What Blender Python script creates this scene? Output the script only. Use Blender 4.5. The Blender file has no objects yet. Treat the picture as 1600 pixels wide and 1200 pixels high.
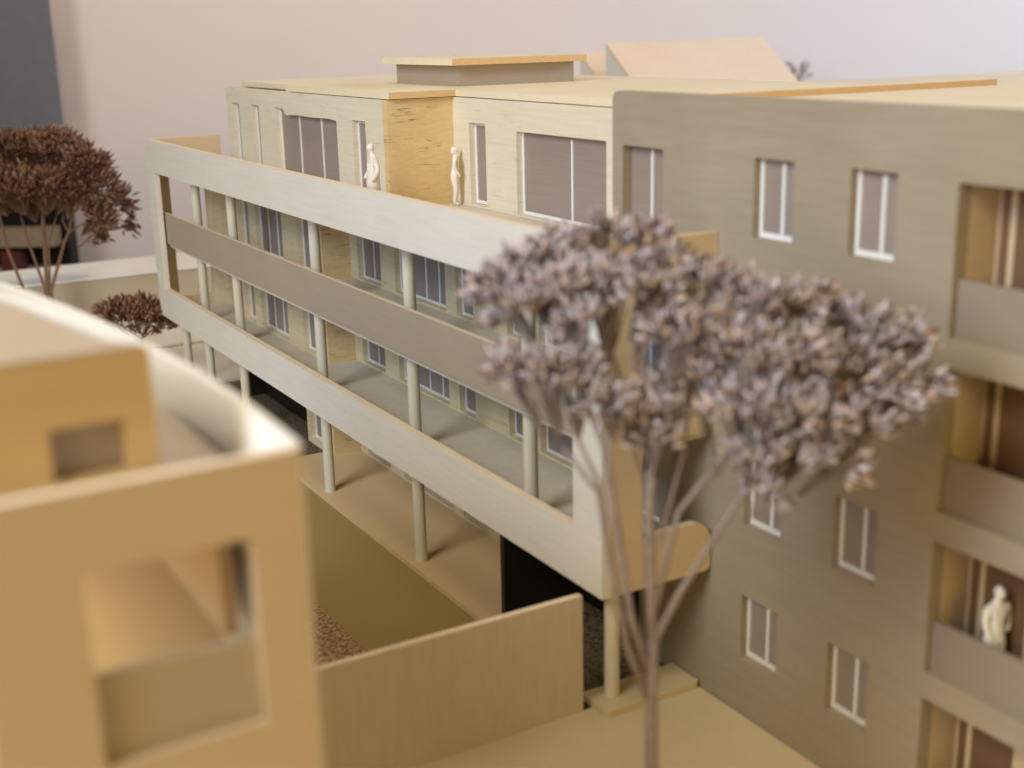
import bpy, bmesh, math, random
from mathutils import Vector, Matrix
from mathutils.geometry import tessellate_polygon
random.seed(7)
S = bpy.context.scene
COL = S.collection

# ------------------------------------------------------------------ camera
CX, CY, F = 800.0, 600.0, 1964.066
CAM = Vector((18.60630, -12.62062, 13.51449))
R_RIGHT = Vector((0.50398209, 0.86343292, -0.02203749))
R_DOWN = Vector((0.22264833, -0.15452676, -0.96257426))
R_FWD = Vector((-0.83452368, 0.48021357, -0.27012061))
cd = bpy.data.cameras.new('camera'); cam = bpy.data.objects.new('camera', cd); COL.objects.link(cam)
up, back = -R_DOWN, -R_FWD
M = Matrix(((R_RIGHT.x, up.x, back.x, CAM.x), (R_RIGHT.y, up.y, back.y, CAM.y), (R_RIGHT.z, up.z, back.z, CAM.z), (0, 0, 0, 1)))
cam.matrix_world = M
cd.sensor_width = 36.0; cd.lens = F / 1600 * 36.0
cd.clip_start = 0.1; cd.clip_end = 1000
cd.dof.use_dof = True; cd.dof.focus_distance = 37.0
cd.dof.aperture_fstop = cd.lens * 1e-3 / 0.245
cd.dof.aperture_blades = 7
S.camera = cam
S.view_settings.view_transform = 'Standard'; S.view_settings.look = 'None'
S.view_settings.exposure = 0.0; S.view_settings.gamma = 1.0

# ------------------------------------------------------------------ room light
W = bpy.data.worlds.new('World'); S.world = W; W.use_nodes = True
W.node_tree.nodes['Background'].inputs[0].default_value = (1.0, 0.88, 0.78, 1)
W.node_tree.nodes['Background'].inputs[1].default_value = 0.03

def area(name, loc, target, size, size_y, power, color):
    l = bpy.data.lights.new(name, 'AREA'); l.shape = 'RECTANGLE'; l.size = size; l.size_y = size_y
    l.energy = power; l.color = color
    o = bpy.data.objects.new(name, l); COL.objects.link(o); o.location = loc
    o.rotation_euler = (Vector(target) - Vector(loc)).to_track_quat('-Z', 'Y').to_euler()
    return o
area('window_light', (12, -43, 43), (-10, 2, 5), 22, 18, 22500, (1.0, .95, .79))
area('low_window_light', (9, -46, 27), (-10, 2, 5), 22, 20, 14500, (.44, .65, 1.0))
area('side_warm_fill', (22, -46, 16), (-8, 2, 6), 20, 14, 5400, (1.0, .64, .12))  # added warm fill from the near side, no known source
area('desk_lamp_light', (50, -8, 22), (-5, 0, 5), 16, 16, 5000, (1.0, .68, .18))
area('overhead_fill', (-5, 0, 75), (-5, 0, 0), 60, 60, 23500, (1.0, .76, .54))  # broad fill from above, added to lift the roofs
area('far_wall_fill', (10, 80, 35), (-80, 35, 15), 30, 24, 46000, (.72, .84, 1.0))  # unseen source added to brighten the room wall from the right
area('left_wall_fill', (-48, 2, 46), (-92, 0, 12), 10, 10, 6700, (1.0, .84, .64))  # added fill turned away from the model to lighten the left wall

# ------------------------------------------------------------------ materials
def new_mat(name):
    m = bpy.data.materials.new(name); m.use_nodes = True
    nt = m.node_tree; b = nt.nodes['Principled BSDF']
    return m, nt, b
def N(nt, t, **k):
    n = nt.nodes.new(t)
    for a, v in k.items(): setattr(n, a, v)
    return n
def mixrgb(nt, fac, a, b, mode='MIX'):
    n = N(nt, 'ShaderNodeMix', data_type='RGBA', blend_type=mode)
    for s, v in ((n.inputs[0], fac), (n.inputs[6], a), (n.inputs[7], b)):
        if hasattr(v, 'is_linked'): nt.links.new(v, s)
        else: s.default_value = v if not isinstance(v, tuple) else (*v, 1)
    return n.outputs[2]
def noise(nt, scale, detail=4, rough=.6, mscale=(1, 1, 1), seed=0.):
    tc = N(nt, 'ShaderNodeTexCoord'); mp = N(nt, 'ShaderNodeMapping')
    mp.inputs['Scale'].default_value = mscale; mp.inputs['Location'].default_value = (seed, seed * 1.7, seed * .6)
    nt.links.new(tc.outputs['Object'], mp.inputs[0])
    n = N(nt, 'ShaderNodeTexNoise'); n.inputs['Scale'].default_value = scale
    n.inputs['Detail'].default_value = detail; n.inputs['Roughness'].default_value = rough
    nt.links.new(mp.outputs[0], n.inputs[0]); return n.outputs[0]
def ramp(nt, src, p0, p1, c0=0., c1=1.):
    r = N(nt, 'ShaderNodeMapRange'); nt.links.new(src, r.inputs[0])
    r.inputs[1].default_value = p0; r.inputs[2].default_value = p1
    r.inputs[3].default_value = c0; r.inputs[4].default_value = c1
    return r.outputs[0]
def wood(name, base, dark=.82, grain=(.25, 1.2, 5), cracks=0., flecks=.5, rough=.6, seed=0., bump=.25, mottling=.08):
    m, nt, b = new_mat(name)
    g = noise(nt, 2.2, 6, .65, grain, seed)
    c = mixrgb(nt, ramp(nt, g, .3, .7), tuple(x * dark for x in base), base)
    fine = noise(nt, 9, 3, .7, (grain[0] * .6, grain[1] * 3, grain[2] * 2.5), seed + 3)
    c = mixrgb(nt, ramp(nt, fine, .35, .75, 0, .15), c, tuple(x * .70 for x in base))
    lo = noise(nt, .35, 2, .5, (1, 1, 1), seed + 9)
    c = mixrgb(nt, ramp(nt, lo, .3, .7, 0, mottling * 2), c, (base[0] * .72, base[1] * .66, base[2] * .55))
    h = fine
    if flecks > 0:
        fl = noise(nt, 5.5, 2, .5, (.55, 3, 5), seed + 5)
        fm = ramp(nt, fl, .70, .76, 0, flecks)
        c = mixrgb(nt, fm, c, (base[0] * .33, base[1] * .27, base[2] * .2))
    if cracks > 0:
        cr = noise(nt, 1.15, 3, .55, (.18, .28, 2.6), seed + 2)
        s = N(nt, 'ShaderNodeMath', operation='SUBTRACT'); nt.links.new(cr, s.inputs[0]); s.inputs[1].default_value = .5
        a = N(nt, 'ShaderNodeMath', operation='ABSOLUTE'); nt.links.new(s.outputs[0], a.inputs[0])
        br = noise(nt, 1.6, 2, .5, (1, 1, 1), seed + 7)
        cm = ramp(nt, a.outputs[0], 0, .012, 1, 0)
        mu = N(nt, 'ShaderNodeMath', operation='MULTIPLY'); nt.links.new(cm, mu.inputs[0]); nt.links.new(ramp(nt, br, .5, .58, 0, cracks), mu.inputs[1])
        c = mixrgb(nt, mu.outputs[0], c, (base[0] * .30, base[1] * .22, base[2] * .15))
        hs = N(nt, 'ShaderNodeMath', operation='SUBTRACT'); nt.links.new(h, hs.inputs[0]); nt.links.new(mu.outputs[0], hs.inputs[1]); h = hs.outputs[0]
    nt.links.new(c, b.inputs['Base Color']); b.inputs['Roughness'].default_value = rough
    bp = N(nt, 'ShaderNodeBump'); bp.inputs['Strength'].default_value = bump; bp.inputs['Distance'].default_value = .02
    nt.links.new(h, bp.inputs['Height']); nt.links.new(bp.outputs[0], b.inputs['Normal'])
    return m
def plain(name, base, rough=.6, var=.1, scale=3., bump=0., fine=40.):
    m, nt, b = new_mat(name)
    g = noise(nt, scale, 4)
    c = mixrgb(nt, ramp(nt, g, .3, .7), tuple(x * (1 - var) for x in base), tuple(min(1, x * (1 + var)) for x in base))
    nt.links.new(c, b.inputs['Base Color']); b.inputs['Roughness'].default_value = rough
    if bump:
        bp = N(nt, 'ShaderNodeBump'); bp.inputs['Strength'].default_value = bump; bp.inputs['Distance'].default_value = .05
        nt.links.new(noise(nt, fine, 3), bp.inputs['Height']); nt.links.new(bp.outputs[0], b.inputs['Normal'])
    return m

MW = wood('facade_veneer', (.79, .73, .59), dark=.88, flecks=.35, seed=1., cracks=.22)
MWL = wood('facade_veneer_yellowed', (.80, .68, .44), flecks=.45, seed=1., cracks=.35)  # same veneer as the top storey, yellowed to offset bluish light under the slabs
MCR = wood('cracked_veneer', (.80, .60, .31), flecks=.55, seed=4., cracks=.9, bump=.5)
MPAR = wood('pale_basswood', (.76, .73, .67), dark=.9, flecks=.30, seed=7.)
MTAU = wood('taupe_board', (.41, .335, .26), dark=.92, flecks=0, seed=2.)
MROOF = wood('roof_veneer', (.84, .75, .55), dark=.92, grain=(1, 1, 1), flecks=.25, seed=8.)
MTANB = wood('tan_board', (.43, .35, .26), dark=.95, flecks=0, seed=41.)
MDOOR = wood('brown_door_board', (.17, .095, .05), dark=.9, grain=(2, 2, .4), flecks=0, seed=44.)
MPENT = wood('honey_veneer', (.56, .385, .175), dark=.93, grain=(1, .3, 4), flecks=0, seed=63.)
MTAUR = wood('dull_tan_board', (.29, .24, .19), dark=.95, flecks=0, seed=42.)
MLIA = wood('deep_amber_loggia', (.58, .38, .165), dark=.95, grain=(1, 1, 1), flecks=0, seed=43.)  # base deepened to amber for the loggia interior surfaces
MPEACH = wood('peach_card', (.86, .66, .48), dark=.96, grain=(1, 1, 1), flecks=0, seed=71.)
MROOFL = wood('dull_roof_veneer', (.48, .385, .275), dark=.94, grain=(1, 1, 1), flecks=0, seed=28.)
MRIGHT = wood('grey_olive_veneer', (.365, .315, .24), dark=.86, grain=(.35, 1.2, 4), mottling=.18, flecks=.2, seed=11.)
MLEFTF = wood('tan_veneer', (.58, .445, .30), dark=.93, grain=(1, .3, 4), flecks=0, seed=53.)
MLEFT = wood('amber_veneer', (.65, .51, .34), dark=.93, grain=(1, .3, 4), flecks=0, seed=13.)
MLIN = wood('pale_inner_veneer', (.86, .84, .79), dark=.94, flecks=0, seed=14.)
MPANE = wood('taupe_pane', (.33, .27, .245), dark=.86, grain=(.3, .3, 9), flecks=0, seed=3., rough=.45)
MFRAME = plain('white_frame_strip', (.80, .80, .80), .45, .03)
MCOLM = wood('white_dowel', (.70, .66, .54), dark=.92, grain=(2, 2, .3), flecks=0, seed=5.)
MFLOOR = plain('cream_card', (.63, .57, .48), .75, .05, 4, .15, 60)
MTERR = plain('speckled_card', (.68, .50, .28), .8, .07, 30, .2, 60)
MLAWN = plain('olive_green_card', (.33, .25, .085), .85, .05, 25, .2, 60)
MSTREET = wood('street_card', (.66, .56, .37), dark=.95, grain=(.6, .6, 1), flecks=0, seed=6.)
MGW = wood('garden_wall_veneer', (.62, .54, .43), dark=.9, grain=(2, 2.5, .35), flecks=.1, seed=16.)
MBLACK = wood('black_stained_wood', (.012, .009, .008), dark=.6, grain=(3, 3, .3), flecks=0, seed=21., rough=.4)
MEDGE = wood('cut_board_edge', (.84, .72, .55), dark=.88, grain=(1, 1, 1), flecks=.2, seed=33.)
MLAMPE = wood('lamp_amber_edge', (.76, .50, .24), dark=.85, grain=(1, 2, 6), flecks=.2, seed=35.)  # warm lamp glow painted into the roof edges that face +X
MPLAST = plain('cream_white_plastic', (.80, .74, .66), .4, .04)
MPLASTW = plain('white_plastic', (.82, .82, .80), .4, .04)
MWALLR = plain('room_plaster', (.86, .76, .73), .9, .02, .05, .25, 3.)
MSLATE = plain('slate_paint', (.155, .16, .18), .8, .05, 1, .6, 6)
MDARK = plain('dark_shelf_inside', (.008, .007, .007), .8)
MSHELF = plain('tan_shelf_board', (.30, .22, .14), .6)
MRED = plain('dark_red_cloth', (.10, .015, .012), .7)
MTAN = wood('tan_card', (.50, .41, .28), dark=.95, flecks=0, seed=19.)
MWH = plain('white_card', (.80, .80, .80), .6, .02)

def gravel_mat(name, a, b_):
    m, nt, b = new_mat(name)
    g = noise(nt, 11, 2, .6); c = mixrgb(nt, ramp(nt, g, .4, .6), a, b_)
    nt.links.new(c, b.inputs['Base Color']); b.inputs['Roughness'].default_value = .95
    return m
MGRAV = gravel_mat('brown_grit', (.19, .10, .05), (.50, .35, .19))
MGRAVD = gravel_mat('dark_grit', (.05, .035, .02), (.17, .12, .07))

def bud_mat(name, c0, c1, c2, c3):
    m, nt, b = new_mat(name)
    g = N(nt, 'ShaderNodeNewGeometry'); cr = N(nt, 'ShaderNodeValToRGB')
    e = cr.color_ramp.elements; e[0].position = 0; e[0].color = (*c0, 1); e[1].position = 1; e[1].color = (*c3, 1)
    x = e.new(.4); x.color = (*c1, 1); x = e.new(.82); x.color = (*c2, 1)
    nt.links.new(g.outputs['Random Per Island'], cr.inputs[0])
    n = noise(nt, 25, 2); c = mixrgb(nt, ramp(nt, n, .3, .7, 0, .5), cr.outputs[0], c0)
    nt.links.new(c, b.inputs['Base Color']); b.inputs['Roughness'].default_value = .75
    return m
MBUDB = bud_mat('russet_buds', (.06, .024, .014), (.19, .08, .047), (.34, .17, .10), (.44, .28, .18))
MBUDG = bud_mat('mauve_grey_buds', (.08, .04, .035), (.48, .40, .43), (.82, .76, .84), (.76, .52, .32))
MBUDT = bud_mat('pale_tan_buds', (.66, .55, .5), (.7, .6, .55), (.75, .65, .6), (.8, .7, .65))
MSTEMB = plain('brown_stem', (.20, .11, .06), .8, .2, 6)
MSTEMG = plain('grey_stem', (.26, .205, .195), .8, .2, 6)

# ------------------------------------------------------------------ helpers
def props(o, label=None, cat=None, group=None, kind=None):
    if label: o['label'] = label
    if cat: o['category'] = cat
    if group: o['group'] = group
    if kind: o['kind'] = kind
    return o
def thing(name, loc, label, cat, group=None):
    o = bpy.data.objects.new(name, None); COL.objects.link(o); o.location = loc
    o.empty_display_size = .3
    return props(o, label, cat, group)
def world_loc(o):
    v = Vector(o.location)
    while o.parent: o = o.parent; v = v + Vector(o.location)
    return v
def obj(name, bm, mat, parent=None, label=None, smooth=False, bevel=0, edge=False, lamp_tint=False, **k):
    """bm holds world coordinates; shifted to the parent's origin"""
    me = bpy.data.meshes.new(name)
    bmesh.ops.recalc_face_normals(bm, faces=bm.faces)
    if parent: bmesh.ops.translate(bm, vec=-world_loc(parent), verts=bm.verts)
    bm.to_mesh(me); bm.free()
    for mm in (mat if isinstance(mat, list) else [mat]): me.materials.append(mm)
    if edge:
        me.materials.append(MEDGE); zmax = max(v.co.z for v in me.vertices)
        for p in me.polygons:
            if p.normal.z > .9 and (edge == 2 or p.center.z > zmax - .02): p.material_index = 1
    o = bpy.data.objects.new(name, me); COL.objects.link(o)
    if parent: o.parent = parent
    if lamp_tint:
        me.materials.append(MLAMPE)
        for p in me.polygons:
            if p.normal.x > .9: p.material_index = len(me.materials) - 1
    if smooth:
        for p in me.polygons: p.use_smooth = True
    if bevel:
        b = o.modifiers.new('bevel', 'BEVEL'); b.width = bevel; b.segments = 2; b.limit_method = 'ANGLE'
    return props(o, label, **k)
def box(bm, a, b):
    x0, y0, z0 = a; x1, y1, z1 = b
    v = [bm.verts.new(p) for p in ((x0, y0, z0), (x1, y0, z0), (x1, y1, z0), (x0, y1, z0), (x0, y0, z1), (x1, y0, z1), (x1, y1, z1), (x0, y1, z1))]
    for f in ((0, 3, 2, 1), (4, 5, 6, 7), (0, 1, 5, 4), (1, 2, 6, 5), (2, 3, 7, 6), (3, 0, 4, 7)): bm.faces.new([v[i] for i in f])
def bx(*ab):
    bm = bmesh.new()
    for i in range(0, len(ab), 2): box(bm, ab[i], ab[i + 1])
    return bm
def plate(bm, axis, lo, hi, outline, holes=()):
    """flat board: outline in the plane's own two coordinates, extruded lo..hi along axis ('x','y','z')"""
    loops = [list(outline)] + [list(h) for h in holes]
    def P(uv, d):
        u, v = uv
        return {'y': (u, d, v), 'x': (d, u, v), 'z': (u, v, d)}[axis]
    flat = [p for l in loops for p in l]
    tris = tessellate_polygon([[Vector((p[0], p[1], 0)) for p in l] for l in loops])
    A = [bm.verts.new(P(p, lo)) for p in flat]; B = [bm.verts.new(P(p, hi)) for p in flat]
    for t in tris:
        try: bm.faces.new([A[i] for i in t]); bm.faces.new([B[i] for i in reversed(t)])
        except ValueError: pass
    k = 0
    for l in loops:
        n = len(l)
        for i in range(n):
            a, b = k + i, k + (i + 1) % n
            bm.faces.new([A[a], A[b], B[b], B[a]])
        k += n
def rect(u0, u1, v0, v1): return [(u0, v0), (u1, v0), (u1, v1), (u0, v1)]
def pl(axis, lo, hi, outline, holes=()):
    bm = bmesh.new(); plate(bm, axis, lo, hi, outline, holes); return bm
def rounded(u0, u1, v0, v1, r, corners=('tr',)):
    pts = []
    for key, cx, cy, a0 in (('bl', u0, v0, 180), ('br', u1, v0, 270), ('tr', u1, v1, 0), ('tl', u0, v1, 90)):
        if key in corners:
            ox = cx + (r if cx == u0 else -r); oy = cy + (r if cy == v0 else -r)
            for i in range(7):
                a = math.radians(a0 + 15 * i); pts.append((ox + r * math.cos(a), oy + r * math.sin(a)))
        else: pts.append((cx, cy))
    return pts
def tube(bm, pts, rads, n=8, cap=True):
    rings = []
    prev = None
    for i, p in enumerate(pts):
        p = Vector(p)
        d = (Vector(pts[min(i + 1, len(pts) - 1)]) - Vector(pts[max(i - 1, 0)])).normalized()
        ref = Vector((1, 0, 0)) if abs(d.x) < .9 else Vector((0, 1, 0))
        u = d.cross(ref).normalized(); w = d.cross(u)
        rings.append([bm.verts.new(p + (u * math.cos(2 * math.pi * k / n) + w * math.sin(2 * math.pi * k / n)) * rads[i]) for k in range(n)])
    for a, b in zip(rings, rings[1:]):
        for k in range(n): bm.faces.new([a[k], a[(k + 1) % n], b[(k + 1) % n], b[k]])
    if cap:
        bm.faces.new(rings[0][::-1]); bm.faces.new(rings[-1])
def at(px, py, t):
    """world point on the sight line of photo pixel (px,py) at depth t"""
    return CAM + (R_RIGHT * ((px - CX) / F) + R_DOWN * ((py - CY) / F) + R_FWD) * t

def window_y(parent, x0, x1, z0, z1, y, muls=(), fw=.055, rec=.22, sides='lbtr', panecol=None, name='window'):
    """window set back in an opening of a wall whose outer face is at y; mullions at x positions"""
    yp = y + rec
    w = obj(name, bx((x0 - .04, yp, z0 - .04), (x1 + .04, yp + .05, z1 + .04)), panecol or MPANE, parent)
    bm = bmesh.new(); y0, y1 = yp - .035, yp - .002
    if 'l' in sides: box(bm, (x0, y0, z0), (x0 + fw, y1, z1))
    if 'r' in sides: box(bm, (x1 - fw, y0, z0), (x1, y1, z1))
    if 'b' in sides: box(bm, (x0 + fw, y0, z0), (x1 - fw, y1, z0 + fw * 1.3))
    if 't' in sides: box(bm, (x0 + fw, y0, z1 - fw), (x1 - fw, y1, z1))
    obj('frame', bm, MFRAME, w)
    for mx in muls:
        obj('mullion', bx((mx - fw / 2, y0 + .002, z0 + fw * 1.3), (mx + fw / 2, y1, z1 - fw)), MFRAME, w)
    return w

# ------------------------------------------------------------------ the setting
def struct(name, bm, mat, **k): return obj(name, bm, mat, None, kind='structure', **k)
struct('table_top', bx((-64, -70, -2.2), (60, 52, -1.2)), MTAN)
struct('base_board', bx((-58, -26, -1.2), (26, 30, -.42)), MTAN)
# far room wall, square to the view
fh = Vector((R_FWD.x, R_FWD.y, 0)).normalized(); rh = Vector((fh.y, -fh.x, 0))
def room_wall():
    c = CAM + fh * 104; bm = bmesh.new()
    P = [c - rh * 190, c + rh * 190, c + rh * 190 + fh * 2, c - rh * 190 + fh * 2]
    lo = [bm.verts.new((p.x, p.y, -70)) for p in P]; hi = [bm.verts.new((p.x, p.y, 110)) for p in P]
    bm.faces.new(lo); bm.faces.new(hi[::-1])
    for i in range(4): bm.faces.new([lo[i], lo[(i + 1) % 4], hi[(i + 1) % 4], hi[i]])
    return bm
struct('room_wall', room_wall(), MWALLR)
struct('lawn', pl('z', -.42, -.30, [(-31, -2.48), (-.92, -2.48), (-.92, .46), (-31, .46)]), MLAWN)
struct('gravel_bed', pl('z', -.42, -.29, [(-16, -8.6), (-.92, -8.6), (-.92, -2.49), (-16, -2.49)]), MGRAV)
struct('far_pavement', bx((-45.5, -8, -.42), (-38.6, 9, -.18), (-38.1, -8, -.42), (-31.1, 9, -.17)), MFLOOR)
struct('path', bx((-38.59, -8, -.42), (-38.11, 9, -.22)), MGRAV)
struct('courtyard_ground', bx((-31, -8, -.42), (-16.1, -2.49, -.29)), MFLOOR)
struct('grit_ground', pl('z', -.42, -.04, [(-5.45, .3), (-.935, .3), (-.935, 2.69), (-2.5, 2.69), (-2.5, 3.3), (-5.45, 3.3)]), MGRAVD)
struct('entrance_ground', bx((-31, .48, -.42), (-19.95, 2.98, -.27)), MGRAVD)
struct('pavement', pl('z', -.42, 0, [(-.8, -20), (22, -20), (22, 2.68), (-.8, 2.68)]), MSTREET)

# ------------------------------------------------------------------ main apartment block (front wing)
A = thing('apartment_block', (-15, 1.5, -.3), 'long cream wooden model apartment block with continuous white balcony bands and slim round columns', 'model building')
zF = {0: -.17, 1: 3.05, 2: 5.84, 3: 8.65}
obj('terrace', bx((-19.93, .47, -.42), (-5.46, 3.2, -.17)), MTERR, A, label='speckled cream ground floor terrace')
obj('balcony_screen', pl('y', 0, .22, rect(-31.65, 0, 2.81, 9.79), [rect(-30.72, -1.01, 4.0, 8.56)]), MPAR, A, label='white front board framing the two balcony storeys', edge=2)
obj('balcony_parapet', bx((-31.35, .30, 5.76), (-.26, .42, 6.97)), MTAU, A, label='taupe middle balcony parapet set behind the columns', edge=True)
# near end screen with rounded parapet corner
e = bmesh.new()
plate(e, 'x', -.22, 0, [(.222, 2.81), (2.55, 2.81), (2.66, 2.86)] + [(2.66, 3.45)] + [(2.66 - .42 + .42 * math.cos(math.radians(a)), 3.48 + .42 * math.sin(math.radians(a))) for a in (10, 30, 50, 70, 90)] + [(.95, 3.9), (.95, 8.75), (2.69, 8.75), (2.69, 9.75), (.222, 9.79)])
obj('end_screen', e, MLEFT, A, label='amber end board with a rounded lower parapet corner', edge=True)
obj('end_parapet', bx((-.20, .952, 5.78), (-.06, 2.69, 6.95)), MLEFT, A)
obj('end_screen', pl('x', -31.65, -31.42, [(.222, 2.81), (2.95, 2.81), (2.95, 9.79), (.222, 9.79)], [rect(.76, 2.2, 5.9, 8.56), rect(.76, 2.2, 3.45, 5.6)]), MLEFT, A, label='far end board pierced by two openings', edge=True)
for z0, z1 in ((3.052, 5.598), (5.842, 8.398)): obj('end_pier', bx((-31.418, 2.2, z0), (-30.7, 2.93, z1)), MWL, A)
# storeys
for k, (z0, z1, y1) in {1: (2.82, 3.05, 3.2), 2: (5.6, 5.84, 3.2), 3: (8.4, 8.65, 4.68)}.items():
    out = [(-31.4, .44), (-.24, .44), (-.24, 2.69), (-3.55, 2.69), (-3.55, y1), (-31.4, y1)]
    obj('floor_slab', pl('z', z0, z1, out), MFLOOR, A)
for x in (-28.13, -23.98, -16.26, -9.86, -4.0):
    for z0, z1 in ((-.17, 2.819), (3.051, 5.599), (5.841, 8.399)):
        if x == -4.0 and z0 < 0: continue
        if x < -20 and z0 < 0: z0 = -.27
        bm = bmesh.new(); tube(bm, [(x, .82, z0), (x, .82, z1)], [.165, .16], 20)
        obj('column', bm, MCOLM, A, smooth=False)
bm = bmesh.new(); tube(bm, [(-31.2, .82, -.27), (-31.2, .82, 2.819)], [.165, .16], 20); obj('column', bm, MCOLM, A)
bm = bmesh.new(); tube(bm, [(-.8, .78, .15), (-.8, .78, 2.809)], [.16, .155], 20); obj('column', bm, MCOLM, A)
# lower facades
wA = [(-27.54, -26.49, ()), (-25.73, -22.99, (-24.85, -23.95)), (-21.47, -20.21, (-20.9,))]
wB = [(-18.7, -16.95, (-17.85,)), (-15.9, -12.55, (-15.0, -14.15, -13.3)), (-11.9, -10.95, ()), (-9.1, -8.25, ()), (-7.5, -5.5, (-6.2,))]
for fl, top in ((0, 2.819), (1, 5.599), (2, 8.399)):
    z0 = zF[fl]; zb, zt = z0 + .08, z0 + 2.38
    lo = -.42 if fl == 0 else z0
    if fl == 0:
        obj('facade', pl('y', 2.24, 2.5, rect(-21.75, -19.61, -.3, top), [rect(-21.45, -20.21, zb, zt)]), MWL, A, edge=True)
        window_y(A, -21.45, -20.21, zb, zt, 2.24, (-20.85,))
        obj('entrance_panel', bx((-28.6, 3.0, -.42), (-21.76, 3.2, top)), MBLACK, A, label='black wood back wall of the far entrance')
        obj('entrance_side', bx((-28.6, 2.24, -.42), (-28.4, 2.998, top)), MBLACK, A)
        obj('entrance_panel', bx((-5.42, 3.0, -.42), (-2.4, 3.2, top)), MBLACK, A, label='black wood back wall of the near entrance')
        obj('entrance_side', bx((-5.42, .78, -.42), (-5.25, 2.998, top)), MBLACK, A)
    else:
        obj('facade', pl('y', 2.24, 2.5, rect(-28.9, -19.61, lo, top), [rect(a, b, zb, zt) for a, b, _ in wA]), MWL, A, edge=True)
        for a, b, m in wA: window_y(A, a, b, zb, zt, 2.24, m)
        obj('end_wall', bx((-28.9, 2.502, lo), (-28.65, 9.5, top)), MWL, A)
    obj('return_wall', bx((-19.608, 2.24, lo), (-19.31, 3.209, top)), MCR, A)
    ws = [w for w in wB if fl or w[1] < -9.5]
    obj('facade', pl('y', 3.21, 3.47, rect(-19.6, -3.55 if fl else -5.44, lo, top), [rect(a, b, zb, zt) for a, b, _ in ws]), MWL, A, edge=True)
    for a, b, m in ws: window_y(A, a, b, zb, zt, 3.21, m)
# top storey
zb, zt, top = 8.74, 11.06, 11.72
wTA = [(-28.38, -27.56, ()), (-26.2, -25.4, ()), (-23.73, -18.28, (-21.95, -20.0)), (-17.06, -16.1, ())]
hA = [rect(a, b, zb, zt) for a, b, _ in wTA]
hA[2] = [(-23.73, zb), (-18.28, zb), (-18.28, 10.97), (-18.9, 11.01), (-20.4, 10.98), (-21.6, 11.0), (-22.7, 10.96), (-23.0, 11.16), (-23.73, 11.19)]
hA[0] = rect(-28.38, -27.56, zb, 11.18); hA[1] = rect(-26.2, -25.4, zb, 11.18)
obj('facade', pl('y', 2.57, 2.83, rect(-29.0, -14.84, 8.652, top), hA), MW, A, edge=True)
for i, (a, b, m) in enumerate(wTA): window_y(A, a, b, zb, 11.16 if i < 3 else 11.02, 2.57, m, sides='lb' if i == 2 else 'lbt', fw=.06)
obj('return_wall', bx((-14.838, 2.57, 8.652), (-14.56, 4.689, top)), MCR, A, label='orange cracked veneer return wall beside the terrace')
wTB = [(-13.6, -12.65, ()), (-10.95, -6.68, (-8.5,))]
obj('facade', pl('y', 4.69, 4.95, rect(-14.83, -3.56, 8.652, top), [rect(-13.6, -12.65, zb - .02, 11.04), rect(-10.95, -6.68, 8.69, 10.93)]), MW, A, edge=True)
window_y(A, -13.6, -12.65, zb, 11.02, 4.69, (), fw=.07)
window_y(A, -10.95, -6.68, 8.70, 10.91, 4.69, (-8.5,), fw=.07, sides='lb')
obj('end_wall', bx((-29.0, 2.832, 8.652), (-28.75, 12.9, top)), MW, A)
obj('rear_wall', bx((-29.0, 12.92, -.42), (-3.6, 13.2, top)), MW, A)
# roof
obj('roof_slab', pl('z', top + .025, 11.93, [(-28.6, 3.1), (-22.6, 3.02), (-22.6, 2.60), (-14.42, 2.60), (-14.42, 4.72), (-7.6, 4.72), (-7.6, 4.66), (-3.56, 4.66), (-3.56, 3.0), (-3.2, 3.0), (-3.2, 13.25), (-28.6, 13.25)]), MROOF, A, lamp_tint=True)
rb = obj('roof_lantern', bx((-20.65, 5.81, 11.932), (-16.25, 9.98, 12.56)), MTAU, A, label='taupe rooftop lantern under a cream lid')
obj('lid', pl('z', 12.562, 12.76, rect(-20.95, -15.9, 5.42, 10.25)), MROOF, rb, lamp_tint=True)

# ------------------------------------------------------------------ right building
B = thing('corner_building', (5, 3, 0), 'blurred grey olive model building on the right with paired window columns and loggias', 'model building')
rows = [(9.77, 11.22), (6.98, 8.36), (4.11, 5.48), (1.25, 2.62)]
cols = [(.96, 2.0), (3.36, 4.37)]
doors = [(8.70, 11.19), (5.9, 8.3), (3.1, 5.62)]
logg = [(8.78, 11.18), (5.90, 8.30), (3.03, 5.40), (.12, 2.56)]
holes = [rect(a, b, z0, z1) for a, b in cols for z0, z1 in rows] + [rect(-3.17, -1.78, a, b) for a, b in doors] + [rect(5.58, 10.2, a, b) for a, b in logg]
obj('facade', pl('y', 2.7, 2.98, [(-3.54, 2.815), (-2.5, 2.815), (-2.5, -.42), (16, -.42)] + rounded(-3.54, 16, -.42, 12.28, .18, ('tl',))[2:], holes), MRIGHT, B)
for a, b in cols:
    for z0, z1 in rows: window_y(B, a, b, z0, z1, 2.7, (a + (b - a) * .58,), fw=.075, rec=.20, sides='lb')
for z0, z1 in doors: window_y(B, -3.17, -1.78, z0, z1, 2.7, (-2.42,), fw=.07, rec=.24, sides='b', panecol=MPANE)
obj('side_wall', bx((-3.54, 2.982, 2.815), (-3.28, 4.688, 11.69)), MRIGHT, B)
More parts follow.
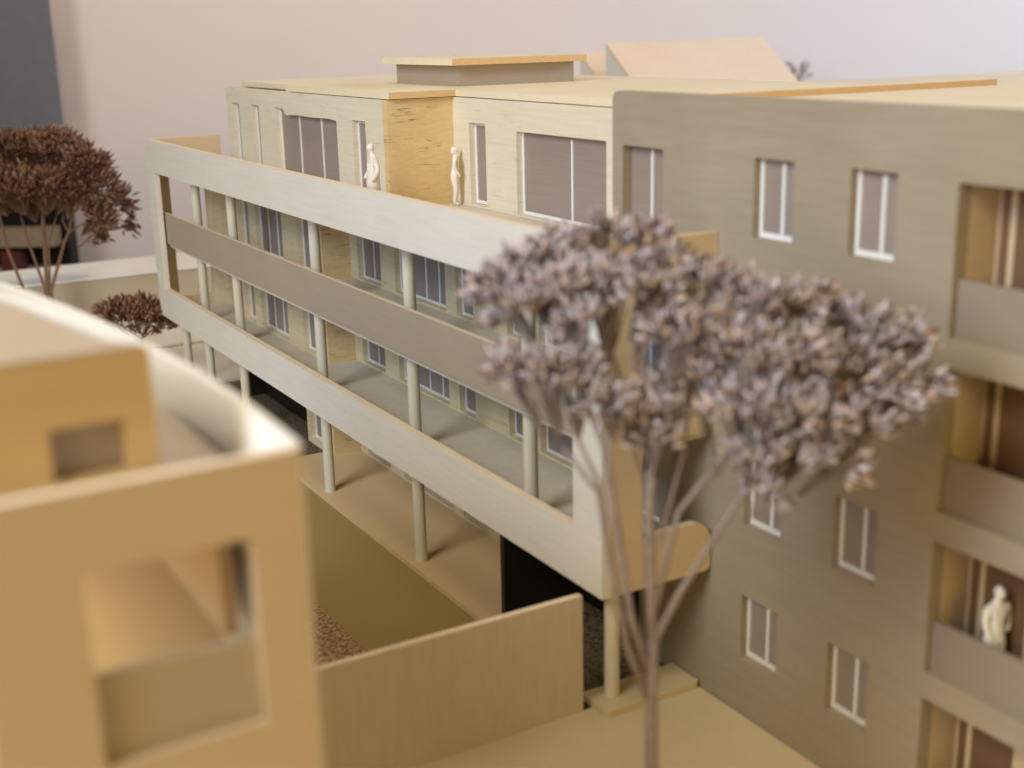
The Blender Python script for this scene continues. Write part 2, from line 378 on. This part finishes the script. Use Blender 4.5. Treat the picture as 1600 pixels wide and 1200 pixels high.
for z0, z1 in logg:
    obj('loggia_parapet', bx((5.6, 2.82, z0), (10.18, 2.92, z0 + .92)), MTAUR, B)
    obj('loggia_side_wall', bx((5.34, 2.982, z0 - .05), (5.58, 3.62, z1 + .05)), MLEFT, B)
    obj('loggia_floor', bx((5.34, 2.982, z0 - .3), (10.3, 3.9, z0 - .052)), MLEFT, B)
    bk = obj('loggia_back_wall', bx((5.36, 3.64, z0 - .05), (10.3, 3.8, z1 + .2)), MLEFT, B)
    obj('window', bx((5.66, 3.60, z0), (5.80, 3.638, z1 - .1)), MDOOR, B)
    obj('window', bx((5.94, 3.60, z0), (6.75, 3.638, z1 - .1)), MDOOR, B)
obj('roof', pl('z', 11.7, 12.02, [(-3.26, 2.984), (16, 2.984), (16, 14), (-3.18, 14)]), MROOF, B)
obj('roof_panel', pl('z', 12.022, 12.16, [(-3.24, 3.1), (-2.6, 3.1), (-2.2, 12.9), (-3.14, 12.9)]), MROOF, B, lamp_tint=True)
obj('east_wall', bx((15.7, 3, -.42), (16, 14, 11.69)), MRIGHT, B)

# ------------------------------------------------------------------ left foreground building
L = thing('foreground_block', (5, -11, 0), 'strongly blurred amber model building in the left foreground with curved side wall', 'model building')
obj('front_wall', pl('x', 7.76, 7.9, rect(-11.75, -8.78, 0.004, 9.79), [rect(-10.84, -9.3, 7.08, 9.01)]), MLEFTF, L, edge=True)
obj('loggia_parapet', bx((7.70, -10.82, 7.085), (7.80, -9.32, 7.95)), MTANB, L, label='tan panel in the loggia opening')
curve = [(7.75, -8.70), (6.6, -8.66), (5.84, -8.65), (4.4, -8.70), (2.96, -8.82), (1.4, -8.98), (-.14, -9.2), (-1.6, -9.45), (-2.96, -9.74), (-4.5, -10.12), (-6, -10.6), (-8, -11.4)]
bm = bmesh.new()
for (a, b) in zip(curve, curve[1:]):
    segs = [(0.004, 9.79)]
    if a[0] <= 7.7 and b[0] >= 5.8: segs = [(0.004, 8.05), (9.0, 9.79)]
    for z0, z1 in segs:
        v = [bm.verts.new(p) for p in ((a[0], a[1], z0), (b[0], b[1], z0), (b[0], b[1] - .12, z0), (a[0], a[1] - .12, z0), (a[0], a[1], z1), (b[0], b[1], z1), (b[0], b[1] - .12, z1), (a[0], a[1] - .12, z1))]
        for f in ((0, 3, 2, 1), (4, 5, 6, 7), (0, 1, 5, 4), (1, 2, 6, 5), (2, 3, 7, 6), (3, 0, 4, 7)): bm.faces.new([v[i] for i in f])
obj('curved_wall', bm, MLIN, L, label='curved pale side wall of the terrace')
obj('loggia_floor', bx((1.2, -11.5, 6.95), (7.64, -9.15, 7.2)), MLIA, L)
obj('loggia_side_wall', bx((2.5, -9.14, 7.21), (6.15, -9.0, 8.98)), MLIA, L)
obj('loggia_back_wall', bx((1.2, -11.5, 7.21), (1.4, -9.15, 8.98)), MLIA, L)
obj('terrace', bx((-4, -11.5, 8.99), (7.64, -9.9, 9.14), (1.5, -9.89, 8.99), (7.74, -8.90, 9.14)), MFLOOR, L)
P = obj('penthouse', pl('x', 6.3, 6.5, rect(-11.5, -9.74, 9.15, 10.61), [rect(-10.76, -10.05, 9.42, 9.95)]), MPENT, L)
obj('window', bx((6.33, -10.8, 9.38), (6.36, -10.0, 9.99)), MPANE, P)
obj('penthouse_side', bx((-4, -11.5, 9.15), (6.29, -11.35, 10.6)), MLEFT, L)
pw = [(6.29, -9.76), (5.0, -9.92), (3.34, -10.3), (1, -11.1), (-1, -11.3)]
bm = bmesh.new()
plate(bm, 'z', 9.15, 10.608, pw + [(x, y - .15) for x, y in reversed(pw)])
obj('penthouse_side', bm, MLIN, L)
obj('penthouse_roof', pl('z', 10.612, 10.66, [(6.5, -9.80), (5.97, -10.10), (4.75, -10.34), (3.34, -10.6), (0, -11.4), (0, -11.55), (6.5, -11.55)]), MROOFL, L)
obj('penthouse_roof', pl('z', 10.45, 10.61, [(6.28, -9.95), (3.3, -10.5), (6.28, -11.4)]), MROOFL, L)

# ------------------------------------------------------------------ garden wall, plinth, far block
obj('garden_wall', pl('x', -.92, -.76, rect(-8.4, .04, -.42, 2.59)), MGW, None, 'plain brown veneer garden wall standing between lawn and pavement', cat='wall', edge=True)
obj('column_plinth', pl('z', .004, .15, rounded(-1.2, -.24, .27, 2.66, .12, ('bl', 'br', 'tr'))), MSTREET, None, 'thin cream slab with rounded corners under the front column', cat='paving slab', bevel=.015)
fb = thing('low_far_building', (-48, 0, -.4), 'low tan flat model block behind the two small brown trees', 'model building')
obj('wall', bx((-50.5, -30, -.42), (-46, 6.4, 1.95)), MTAN, fb)
obj('roof', bx((-50.7, -30.1, 1.952), (-45.9, 6.5, 2.05)), MLIN, fb)

def gable(name, x, y0, y1, zr, ze, dx, label):
    g = thing(name, (x, (y0 + y1) / 2, -.4), label, 'model house', 'pitched roof houses behind the block')
    bm = bmesh.new()
    v = [bm.verts.new(p) for p in ((x, y0, zr), (x + dx, y0, ze), (x + dx, y1, ze), (x, y1, zr))]
    w = [bm.verts.new((p.co.x, p.co.y, -.42)) for p in v]
    bm.faces.new(v); bm.faces.new(w[::-1])
    for i in range(4): bm.faces.new([w[i], w[(i + 1) % 4], v[(i + 1) % 4], v[i]])
    obj('wall', bm, MWH, g)
    bm = bmesh.new()
    for s in (1,):
        q = [Vector((x, y0 - .05, zr)), Vector((x + s * (dx + .1), y0 - .05, ze - .05)), Vector((x + s * (dx + .1), y1 + .05, ze - .05)), Vector((x, y1 + .05, zr))]
        a = [bm.verts.new(p + Vector((0, 0, .01))) for p in q]; b = [bm.verts.new(p + Vector((0, 0, .16))) for p in q]
        bm.faces.new(a); bm.faces.new(b[::-1])
        for i in range(4): bm.faces.new([a[i], a[(i + 1) % 4], b[(i + 1) % 4], b[i]])
    obj('roof', bm, MPEACH, g)
    return g
gable('pitched_house', -45, 30.9, 42.9, 12.6, 8.0, 6.0, 'larger pitched roof model house with a cream slope, far behind the flat roof')
gable('pitched_house', -51, 33.0, 35.6, 11.95, 7.5, 6.0, 'smaller pitched roof model house peeking out beside the rooftop lantern')
fr = thing('flat_house', (-14, 34, -.4), 'pale flat roofed model house at the right edge behind the corner building', 'model house')
obj('wall', bx((-26, 26, -.42), (2, 46, 10.7)), MWH, fr)
obj('roof', bx((-26.2, 25.8, 10.702), (2.2, 46.2, 10.95)), MROOF, fr)

# ------------------------------------------------------------------ bookcase beyond the table
BK = thing('bookcase', at(-60, 300, 96), 'dark bookcase with slate grey side panel at the left edge of the room', 'bookcase')
def quadbox(px0, py0, px1, py1, t, depth, lean=0):
    bm = bmesh.new(); c = [at(px0, py0, t), at(px1, py0, t), at(px1, py1, t), at(px0, py1, t)]
    pw_, ph = (c[1] - c[0]), (c[3] - c[0])
    xr0, xl0 = c[1], c[0]
    z1, z0 = c[0].z, c[3].z
    a = Vector((c[0].x, c[0].y, 0)); b = Vector((c[1].x, c[1].y, 0))
    d = fh * depth
    P = [a, b, b + d, a + d]
    lo = [bm.verts.new((p.x, p.y, z0)) for p in P]; hi = [bm.verts.new((p.x, p.y, z1)) for p in P]
    bm.faces.new(lo); bm.faces.new(hi[::-1])
    for i in range(4): bm.faces.new([lo[i], lo[(i + 1) % 4], hi[(i + 1) % 4], hi[i]])
    return bm
obj('upper_panel', quadbox(-160, -60, 66, 206, 92, .5), MSLATE, BK)
obj('back_panel', quadbox(-160, 206, 90, 430, 94.8, .5), MDARK, BK)
obj('side_panel', quadbox(84, 206, 89, 430, 93, 1.6), MDARK, BK)
for y0, y1 in ((300, 322), (362, 392)):
    obj('shelf', quadbox(-160, y0, 83.5, y1, 93, 1.5), MSHELF, BK)
tag_b = obj('book', quadbox(0, 394, 30, 430, 93.3, 1.3), MRED, None, 'dark red book on the bottom shelf of the bookcase', cat='book')

# ------------------------------------------------------------------ dried flower trees
def bud(verts, faces, p, d, ln, r):
    d = d.normalized(); ref = Vector((0, 0, 1)) if abs(d.z) < .9 else Vector((1, 0, 0))
    u = d.cross(ref).normalized(); w = d.cross(u); k = len(verts); a0 = random.random() * 6
    verts.append(p)
    for q, rr in ((.38, 1.), (.72, .72)):
        for i in range(4):
            a = a0 + i * math.pi / 2
            verts.append(p + d * ln * q + (u * math.cos(a) + w * math.sin(a)) * r * rr)
    verts.append(p + d * ln)
    for i in range(4):
        j = (i + 1) % 4
        faces.append((k, k + 1 + j, k + 1 + i)); faces.append((k + 1 + i, k + 1 + j, k + 5 + j, k + 5 + i)); faces.append((k + 5 + i, k + 5 + j, k + 9))
def stem_curve(a, b, sag=.0, n=6, bow=Vector((0, 0, 0))):
    out = []
    for i in range(n + 1):
        s = i / n; p = a.lerp(b, s) + bow * math.sin(math.pi * s)
        out.append(p)
    return out
def flower_tree(name, base, hubs, clusters, matb, mats, label, cat='dried tree', r0=.1, blen=.26, brad=.055, dens=1., R0=.5, group=None, crown_label=None):
    """hubs: list of stem paths (list of points with radii); clusters: (centre, radius, foot point) domes of buds fed by twigs"""
    T = thing(name, base, label, cat, group)
    bm = bmesh.new()
    for path, ra, rb_ in hubs:
        n = len(path)
        tube(bm, path, [ra + (rb_ - ra) * i / (n - 1) for i in range(n)], 7)
    verts, faces = [], []
    tb = bm
    for c, R, foot in clusters:
        axis = (c - foot).normalized() if (c - foot).length > 1e-4 else Vector((0, 0, 1))
        nb = int(dens * 26 * (R / R0) ** 2)
        subs = max(5, int(nb / 9))
        for s in range(subs):
            # florets: small hemispheres of buds
            for _ in range(20):
                v = Vector((random.gauss(0, 1), random.gauss(0, 1), random.gauss(0, 1))).normalized()
                if v.dot(axis) > -.25: break
            fc = c + Vector((v.x, v.y, v.z * .75)) * R * random.uniform(.62, .98)
            ft = foot.lerp(c, .15)
            if random.random() < .8:
                tube(tb, stem_curve(ft, fc - v * blen * .3, n=3, bow=-axis * R * .12), [.022 * r0 / .1, .018 * r0 / .1, .014 * r0 / .1, .01 * r0 / .1], 3, cap=False)
            fd = (v + axis * .7).normalized()
            for k in range(10):
                w = (fd + Vector((random.gauss(0, .30), random.gauss(0, .30), random.gauss(0, .30)))).normalized()
                ln = blen * random.uniform(.7, 1.2)
                bud(verts, faces, fc + w * ln * random.uniform(.0, .45) + Vector((random.gauss(0, 1), random.gauss(0, 1), random.gauss(0, 1))) * blen * .26, w, ln, brad * random.uniform(.75, 1.25))
    obj('trunk', bm, mats, T, smooth=True)
    me = bpy.data.meshes.new('crown'); off = Vector(T.location)
    me.from_pydata([tuple(v - off) for v in verts], [], faces); me.materials.append(matb); me.update()
    o = bpy.data.objects.new('crown', me); COL.objects.link(o); o.parent = T
    for p in me.polygons: p.use_smooth = True
    o['kind'] = 'stuff'
    return T

# foreground grey tree
T0 = 17.5
fg = [  # px, py, radius px, depth offset, foot px
 (775,455,42,0,850,560),(830,420,48,.3,880,560),(800,490,38,-.3,860,570),(880,400,42,.5,900,560),(950,385,44,.6,950,560),(1015,385,42,.6,980,560),(1045,420,40,.3,1000,560),
 (880,460,50,-.2,910,600),(950,450,52,0,950,600),(1015,470,46,-.4,990,600),(905,515,36,-.5,920,620),
 (800,580,36,-.5,860,700),(850,590,44,-.6,880,700),(905,600,46,-.4,905,700),(945,640,36,-.5,960,700),
 (1010,640,48,-.2,1020,745),(1055,600,44,.1,1035,745),(1020,690,34,-.3,1020,750),
 (1100,450,46,.2,1100,600),(1160,480,52,.1,1130,640),(1110,530,50,-.3,1110,650),(1060,520,42,-.5,1050,640),
 (1230,490,50,.3,1160,680),(1290,500,50,.4,1200,700),(1350,520,52,.3,1240,700),(1410,545,48,.2,1260,700),(1430,600,38,0,1280,700),
 (1180,560,56,-.5,1150,700),(1250,570,58,-.3,1180,720),(1320,590,58,-.1,1220,730),(1385,620,48,0,1260,740),
 (1150,640,40,-.6,1160,740),(1210,650,56,-.6,1180,760),(1280,660,56,-.4,1220,770),(1345,670,44,-.2,1260,770),
 (1180,715,34,-.6,1165,790),(1240,725,44,-.5,1190,790),(1305,725,34,-.4,1230,790),(1195,770,26,-.5,1170,815),(1100,590,36,-.2,1100,700)]
base0 = at(1018, 1200, T0); base0.z = 0.0
base0 = Vector((base0.x, base0.y, 0.0)) + Vector((.06, 0, 0))
cl = []
for px, py, r, dz, fx, fy in fg:
    c = at(px, py, T0 + dz); cl.append((c, r * .95 * T0 / F, at(fx, fy, T0 + dz * .5)))
def pth(pts): return [at(a, b, T0 + d) for a, b, d in pts]
hubs = [([Vector(base0), base0.lerp(at(1018, 1090, T0), .5)] + pth([(1018, 1090, 0), (1020, 1000, 0)]), 0.100, 0.084),
 (pth([(1020, 1010, 0), (1016, 900, 0), (1014, 800, 0), (1018, 735, 0)]), 0.080, 0.088),
 (pth([(1015, 1060, 0), (985, 960, -.2), (965, 830, -.4), (945, 700, -.4), (920, 640, -.4)]), 0.068, 0.040),
 (pth([(1012, 1090, 0), (980, 1010, -.2), (958, 900, -.3), (935, 770, -.4), (880, 700, -.5)]), 0.056, 0.032),
 (pth([(958, 900, -.3), (938, 760, -.4), (905, 690, -.5), (860, 620, -.5)]), 0.040, 0.024),
 (pth([(1022, 960, 0), (1060, 800, 0), (1105, 745, 0), (1125, 735, 0)]), 0.040, 0.056),
 (pth([(1018, 1010, 0), (1060, 930, 0), (1110, 850, 0), (1165, 765, -.3)]), 0.060, 0.036),
 (pth([(1120, 738, 0), (1105, 650, 0), (1100, 580, 0)]), 0.040, 0.024), (pth([(1122, 738, 0), (1150, 680, 0), (1200, 620, 0)]), 0.040, 0.024),
 (pth([(1010, 760, 0), (975, 660, 0), (950, 560, 0)]), 0.032, 0.024), (pth([(985, 640, 0), (960, 560, 0), (900, 520, 0)]), 0.032, 0.024),
 (pth([(1165, 765, -.3), (1200, 740, -.3), (1250, 700, -.2)]), 0.036, 0.024), (pth([(1030, 850, 0), (1070, 700, 0), (1080, 600, 0)]), 0.028, 0.024),
 (pth([(1010, 870, 0), (1030, 700, .2), (1020, 560, .3)]), 0.024, 0.024)]
flower_tree('dried_flower_tree', base0, hubs, cl, MBUDG, MSTEMG, 'large blurred tree of mauve grey dried buds in the right foreground', blen=.21, brad=.030, r0=.12, dens=14)

# far brown tree at the left edge
T1 = 60.0
def P1(px, py, d=0): return at(px, py, T1 + d)
cl = []
lst = [(-40,270,50),(0,250,48),(45,245,44),(90,245,44),(130,265,38),(20,300,46),(70,300,46),(115,300,36),(155,300,30),(-20,325,44),(45,340,36),(95,330,32),(150,345,27),(182,318,18),(140,372,15),(155,350,16),(118,318,26),(-50,340,44),(70,325,40),(190,330,10)]
for i, (px, py, r) in enumerate(lst):
    r *= .80; py -= 4
    if py > 310 and px < 112: py -= 22
    dz = random.uniform(-2.2, 2.2)
    cl.append((P1(px, py, dz), r * T1 / F, P1(78 + (px - 78) * .62, py + r * .9 + 14, dz * .6)))
cl.append((P1(158, 350), .28, P1(140, 352))); cl.append((P1(196, 349), .2, P1(180, 340)))
b1 = P1(75, 470); g1 = Vector((b1.x, b1.y, -.18))
hubs = [([g1, P1(74, 450), P1(70, 400), P1(66, 340), P1(64, 310)], 0.105, 0.053), ([g1 + Vector((0, .15, 0)), P1(80, 455), P1(100, 380), P1(108, 362), P1(115, 330)], 0.098, 0.053),
        ([g1, P1(70, 450), P1(45, 380), P1(32, 335)], 0.083, 0.045), ([g1, P1(78, 450), P1(76, 380), P1(90, 330)], 0.068, 0.038),
        ([P1(72, 440), P1(73, 400), P1(68, 330)], 0.060, 0.038),
        ([g1 + Vector((0, -1.0, 0)), P1(36, 450), P1(12, 390), P1(0, 340), P1(-5, 310)], 0.090, 0.053),
        ([P1(107, 364), P1(125, 352), P1(140, 345)], 0.045, 0.030), ([P1(107, 364), P1(98, 345), P1(100, 325)], 0.045, 0.030), ([P1(140, 348), P1(165, 338), P1(183, 322)], 0.030, 0.022), ([P1(165, 338), P1(184, 335), P1(192, 346)], 0.022, 0.015)]
flower_tree('dried_flower_tree', g1, hubs, cl, MBUDB, MSTEMB, 'tall russet brown dried flower tree at the left edge before the bookcase', blen=.46, brad=.055, r0=.16, dens=5.5)

# small brown shrub
T2 = 52.0
def P2(px, py, d=0): return at(px, py, T2 + d)
cl = [(P2(px, py, random.uniform(-.8, .8)), r * T2 / F, P2(215 + (px - 215) * .45, 528)) for px, py, r in ((178,492,17),(198,487,17),(218,486,18),(238,490,17),(256,496,15),(186,505,14),(208,503,15),(232,505,15),(252,506,12),(265,500,9),(170,486,10))]
b2 = P2(218, 545); g2 = Vector((b2.x, b2.y, -.18))
hubs = [([g2, P2(220, 545), P2(222, 522), P2(205, 505)], .06, .035), ([P2(222, 530), P2(238, 515), P2(252, 505)], .045, .03), ([P2(221, 530), P2(228, 512), P2(225, 500)], .04, .03), ([P2(221, 530), P2(205, 520), P2(188, 508)], .04, .03)]
flower_tree('dried_flower_tree', g2, hubs, cl, MBUDB, MSTEMB, 'small low russet brown dried flower tree beside the far balcony corner', blen=.36, brad=.06, r0=.09, dens=5.5)
# tiny blurred tree beyond the roofs
g3 = at(1240, 300, 95); g3.z = -.4
cl = [(at(px, py, 95), r * 95 / F, at(1240, 150, 95)) for px, py, r in ((1228,118,12),(1246,112,14),(1258,120,12))]
flower_tree('dried_flower_tree', g3, [([g3, at(1240, 160, 95), at(1240, 125, 95)], .15, .08)], cl, MBUDT, MSTEMG, 'faint out of focus tree behind the roof of the corner building', blen=.4, brad=.08, r0=.16, dens=.4)

# ------------------------------------------------------------------ scale figures
def skin_part(name, chains, mat, parent, sub=2):
    """chains share joints by name; {name:(x,y,z,r)} + edges"""
    joints, edges, root = chains
    names = list(joints); me = bpy.data.meshes.new(name)
    me.from_pydata([joints[n][:3] for n in names], [(names.index(a), names.index(b)) for a, b in edges], [])
    o = bpy.data.objects.new(name, me); COL.objects.link(o); o.parent = parent
    o.modifiers.new('skin', 'SKIN')
    for i, n in enumerate(names):
        sv = me.skin_vertices[0].data[i]; r = joints[n][3:]
        sv.radius = (r[0], r[-1]); sv.use_root = (n == root)
    ss = o.modifiers.new('smooth', 'SUBSURF'); ss.levels = sub; ss.render_levels = sub
    me.materials.append(mat)
    return o
def figure(name, loc, rz, h, joints, edges, mat, label, extra=None, hs=1.):
    T = thing(name, loc, label, 'figurine', 'white scale figures'); T.rotation_euler = (0, 0, rz); T.scale = (h / 1.75,) * 3
    b = skin_part('body', (joints, edges, 'pelvis'), mat, T)
    b.modifiers['skin'].use_smooth_shade = True
    bm = bmesh.new()
    hx, hz, hl = joints['head'][0], joints['head'][2], joints['head'][1]
    bmesh.ops.create_uvsphere(bm, u_segments=16, v_segments=12, radius=1)
    for v in bm.verts:
        z = v.co.z; v.co = Vector((v.co.x * .098, v.co.y * .078, z * .125))
        if z < -.2: v.co.x *= .86 + .1 * (1 + z); v.co.y *= .88
        if v.co.x > .085 and -.45 < z < .15: v.co.x += .022
    for v in bm.verts: v.co *= hs
    bmesh.ops.translate(bm, vec=(hx, hl, hz), verts=bm.verts)
    obj('head', bm, mat, None, smooth=True).parent = T
    if extra: extra(T)
    return T
wom = {'pelvis': (-.02, 0, .93, .15, .15), 'waist': (.0, 0, 1.12, .105, .11), 'chest': (.05, 0, 1.30, .135, .13), 'neck': (-.01, 0, 1.46, .062), 'head': (.0, 0, 1.61, .06),
       'shl': (-.01, .17, 1.40, .07), 'ell': (-.02, .20, 1.13, .055), 'wrl': (.10, .17, .93, .045), 'hal': (.15, .15, .86, .035),
       'shr': (-.01, -.17, 1.40, .07), 'elr': (-.03, -.20, 1.14, .055), 'wrr': (.08, -.18, .95, .045), 'har': (.13, -.15, .87, .035),
       'hil': (-.04, .09, .82, .125, .11), 'knl': (.03, .08, .47, .082), 'anl': (-.02, .075, .10, .052), 'tol': (.13, .08, .035, .036),
       'hir': (-.04, -.09, .82, .125, .11), 'knr': (.0, -.08, .47, .082), 'anr': (-.06, -.075, .10, .052), 'tor': (.09, -.08, .035, .036)}
edg = [('pelvis', 'waist'), ('waist', 'chest'), ('chest', 'neck'), ('neck', 'head'), ('chest', 'shl'), ('shl', 'ell'), ('ell', 'wrl'), ('wrl', 'hal'), ('chest', 'shr'), ('shr', 'elr'), ('elr', 'wrr'), ('wrr', 'har'),
       ('pelvis', 'hil'), ('hil', 'knl'), ('knl', 'anl'), ('anl', 'tol'), ('pelvis', 'hir'), ('hir', 'knr'), ('knr', 'anr'), ('anr', 'tor')]
def hair(T):
    bm = bmesh.new(); bmesh.ops.create_uvsphere(bm, u_segments=14, v_segments=10, radius=1)
    for v in bm.verts: v.co = Vector((v.co.x * .088 - .045, v.co.y * .082, v.co.z * .13 + 1.60))
    obj('hair', bm, MPLAST, None, smooth=True).parent = T
figure('person', (-14.0, 4.42, 8.65), math.radians(62), 1.72, wom, edg, MPLAST, 'cream white figurine of a woman standing in profile by the orange return wall', hair, .86)
man = {'pelvis': (0, 0, .98, .17, .20), 'waist': (0, 0, 1.15, .16, .20), 'chest': (0, 0, 1.36, .15, .20), 'neck': (.01, 0, 1.52, .06), 'head': (.03, 0, 1.67, .06),
       'shl': (0, .21, 1.42, .075), 'ell': (-.02, .30, 1.15, .065), 'wrl': (.12, .22, .97, .05), 'hal': (.18, .16, .93, .035),
       'shr': (0, -.21, 1.42, .075), 'elr': (-.04, -.33, 1.16, .07), 'wrr': (.06, -.26, .95, .055), 'har': (.10, -.2, .88, .04),
       'hil': (0, .10, .84, .13, .12), 'knl': (.02, .10, .48, .085), 'anl': (-.01, .10, .10, .06), 'tol': (.15, .11, .04, .04),
       'hir': (0, -.10, .84, .13, .12), 'knr': (.0, -.10, .48, .085), 'anr': (-.03, -.10, .10, .06), 'tor': (.13, -.11, .04, .04)}
man = {k: (v[0], -v[1]) + tuple(v[2:]) for k, v in man.items()}
def coat(T):
    bm = bmesh.new(); tube(bm, [(0, 0, 1.3), (0, 0, 1.1), (.01, 0, .85), (.01, 0, .60)], [.18, .19, .215, .22], 16)
    for v in bm.verts: v.co.x *= .78
    o = obj('coat', bm, MPLAST, None, smooth=True); o.parent = T
figure('person', (-13.55, 1.62, 8.65), math.radians(-98), 1.95, man, edg, MPLAST, 'cream white figurine of a man in a coat behind the white parapet', coat, .95)
akm = dict(man); akm.update({'shr': (0, .22, 1.42, .07), 'elr': (-.10, .37, 1.18, .045), 'wrr': (.02, .25, 1.0, .045), 'har': (.05, .17, 1.0, .035), 'shl': (0, -.2, 1.42, .07), 'ell': (.03, -.24, 1.16, .055), 'wrl': (.1, -.2, .95, .045), 'hal': (.13, -.17, .88, .035),
   'pelvis': (0, 0, .98, .13, .13), 'waist': (0, 0, 1.15, .11, .12), 'chest': (0, 0, 1.36, .12, .15)})
figure('person', (6.50, 3.22, 3.05), math.radians(-8), 1.74, akm, edg, MPLASTW, 'blurred white figurine with one hand on the hip on a loggia of the corner building')

S.render.engine = 'CYCLES'
S.cycles.max_bounces = 8; S.cycles.diffuse_bounces = 4
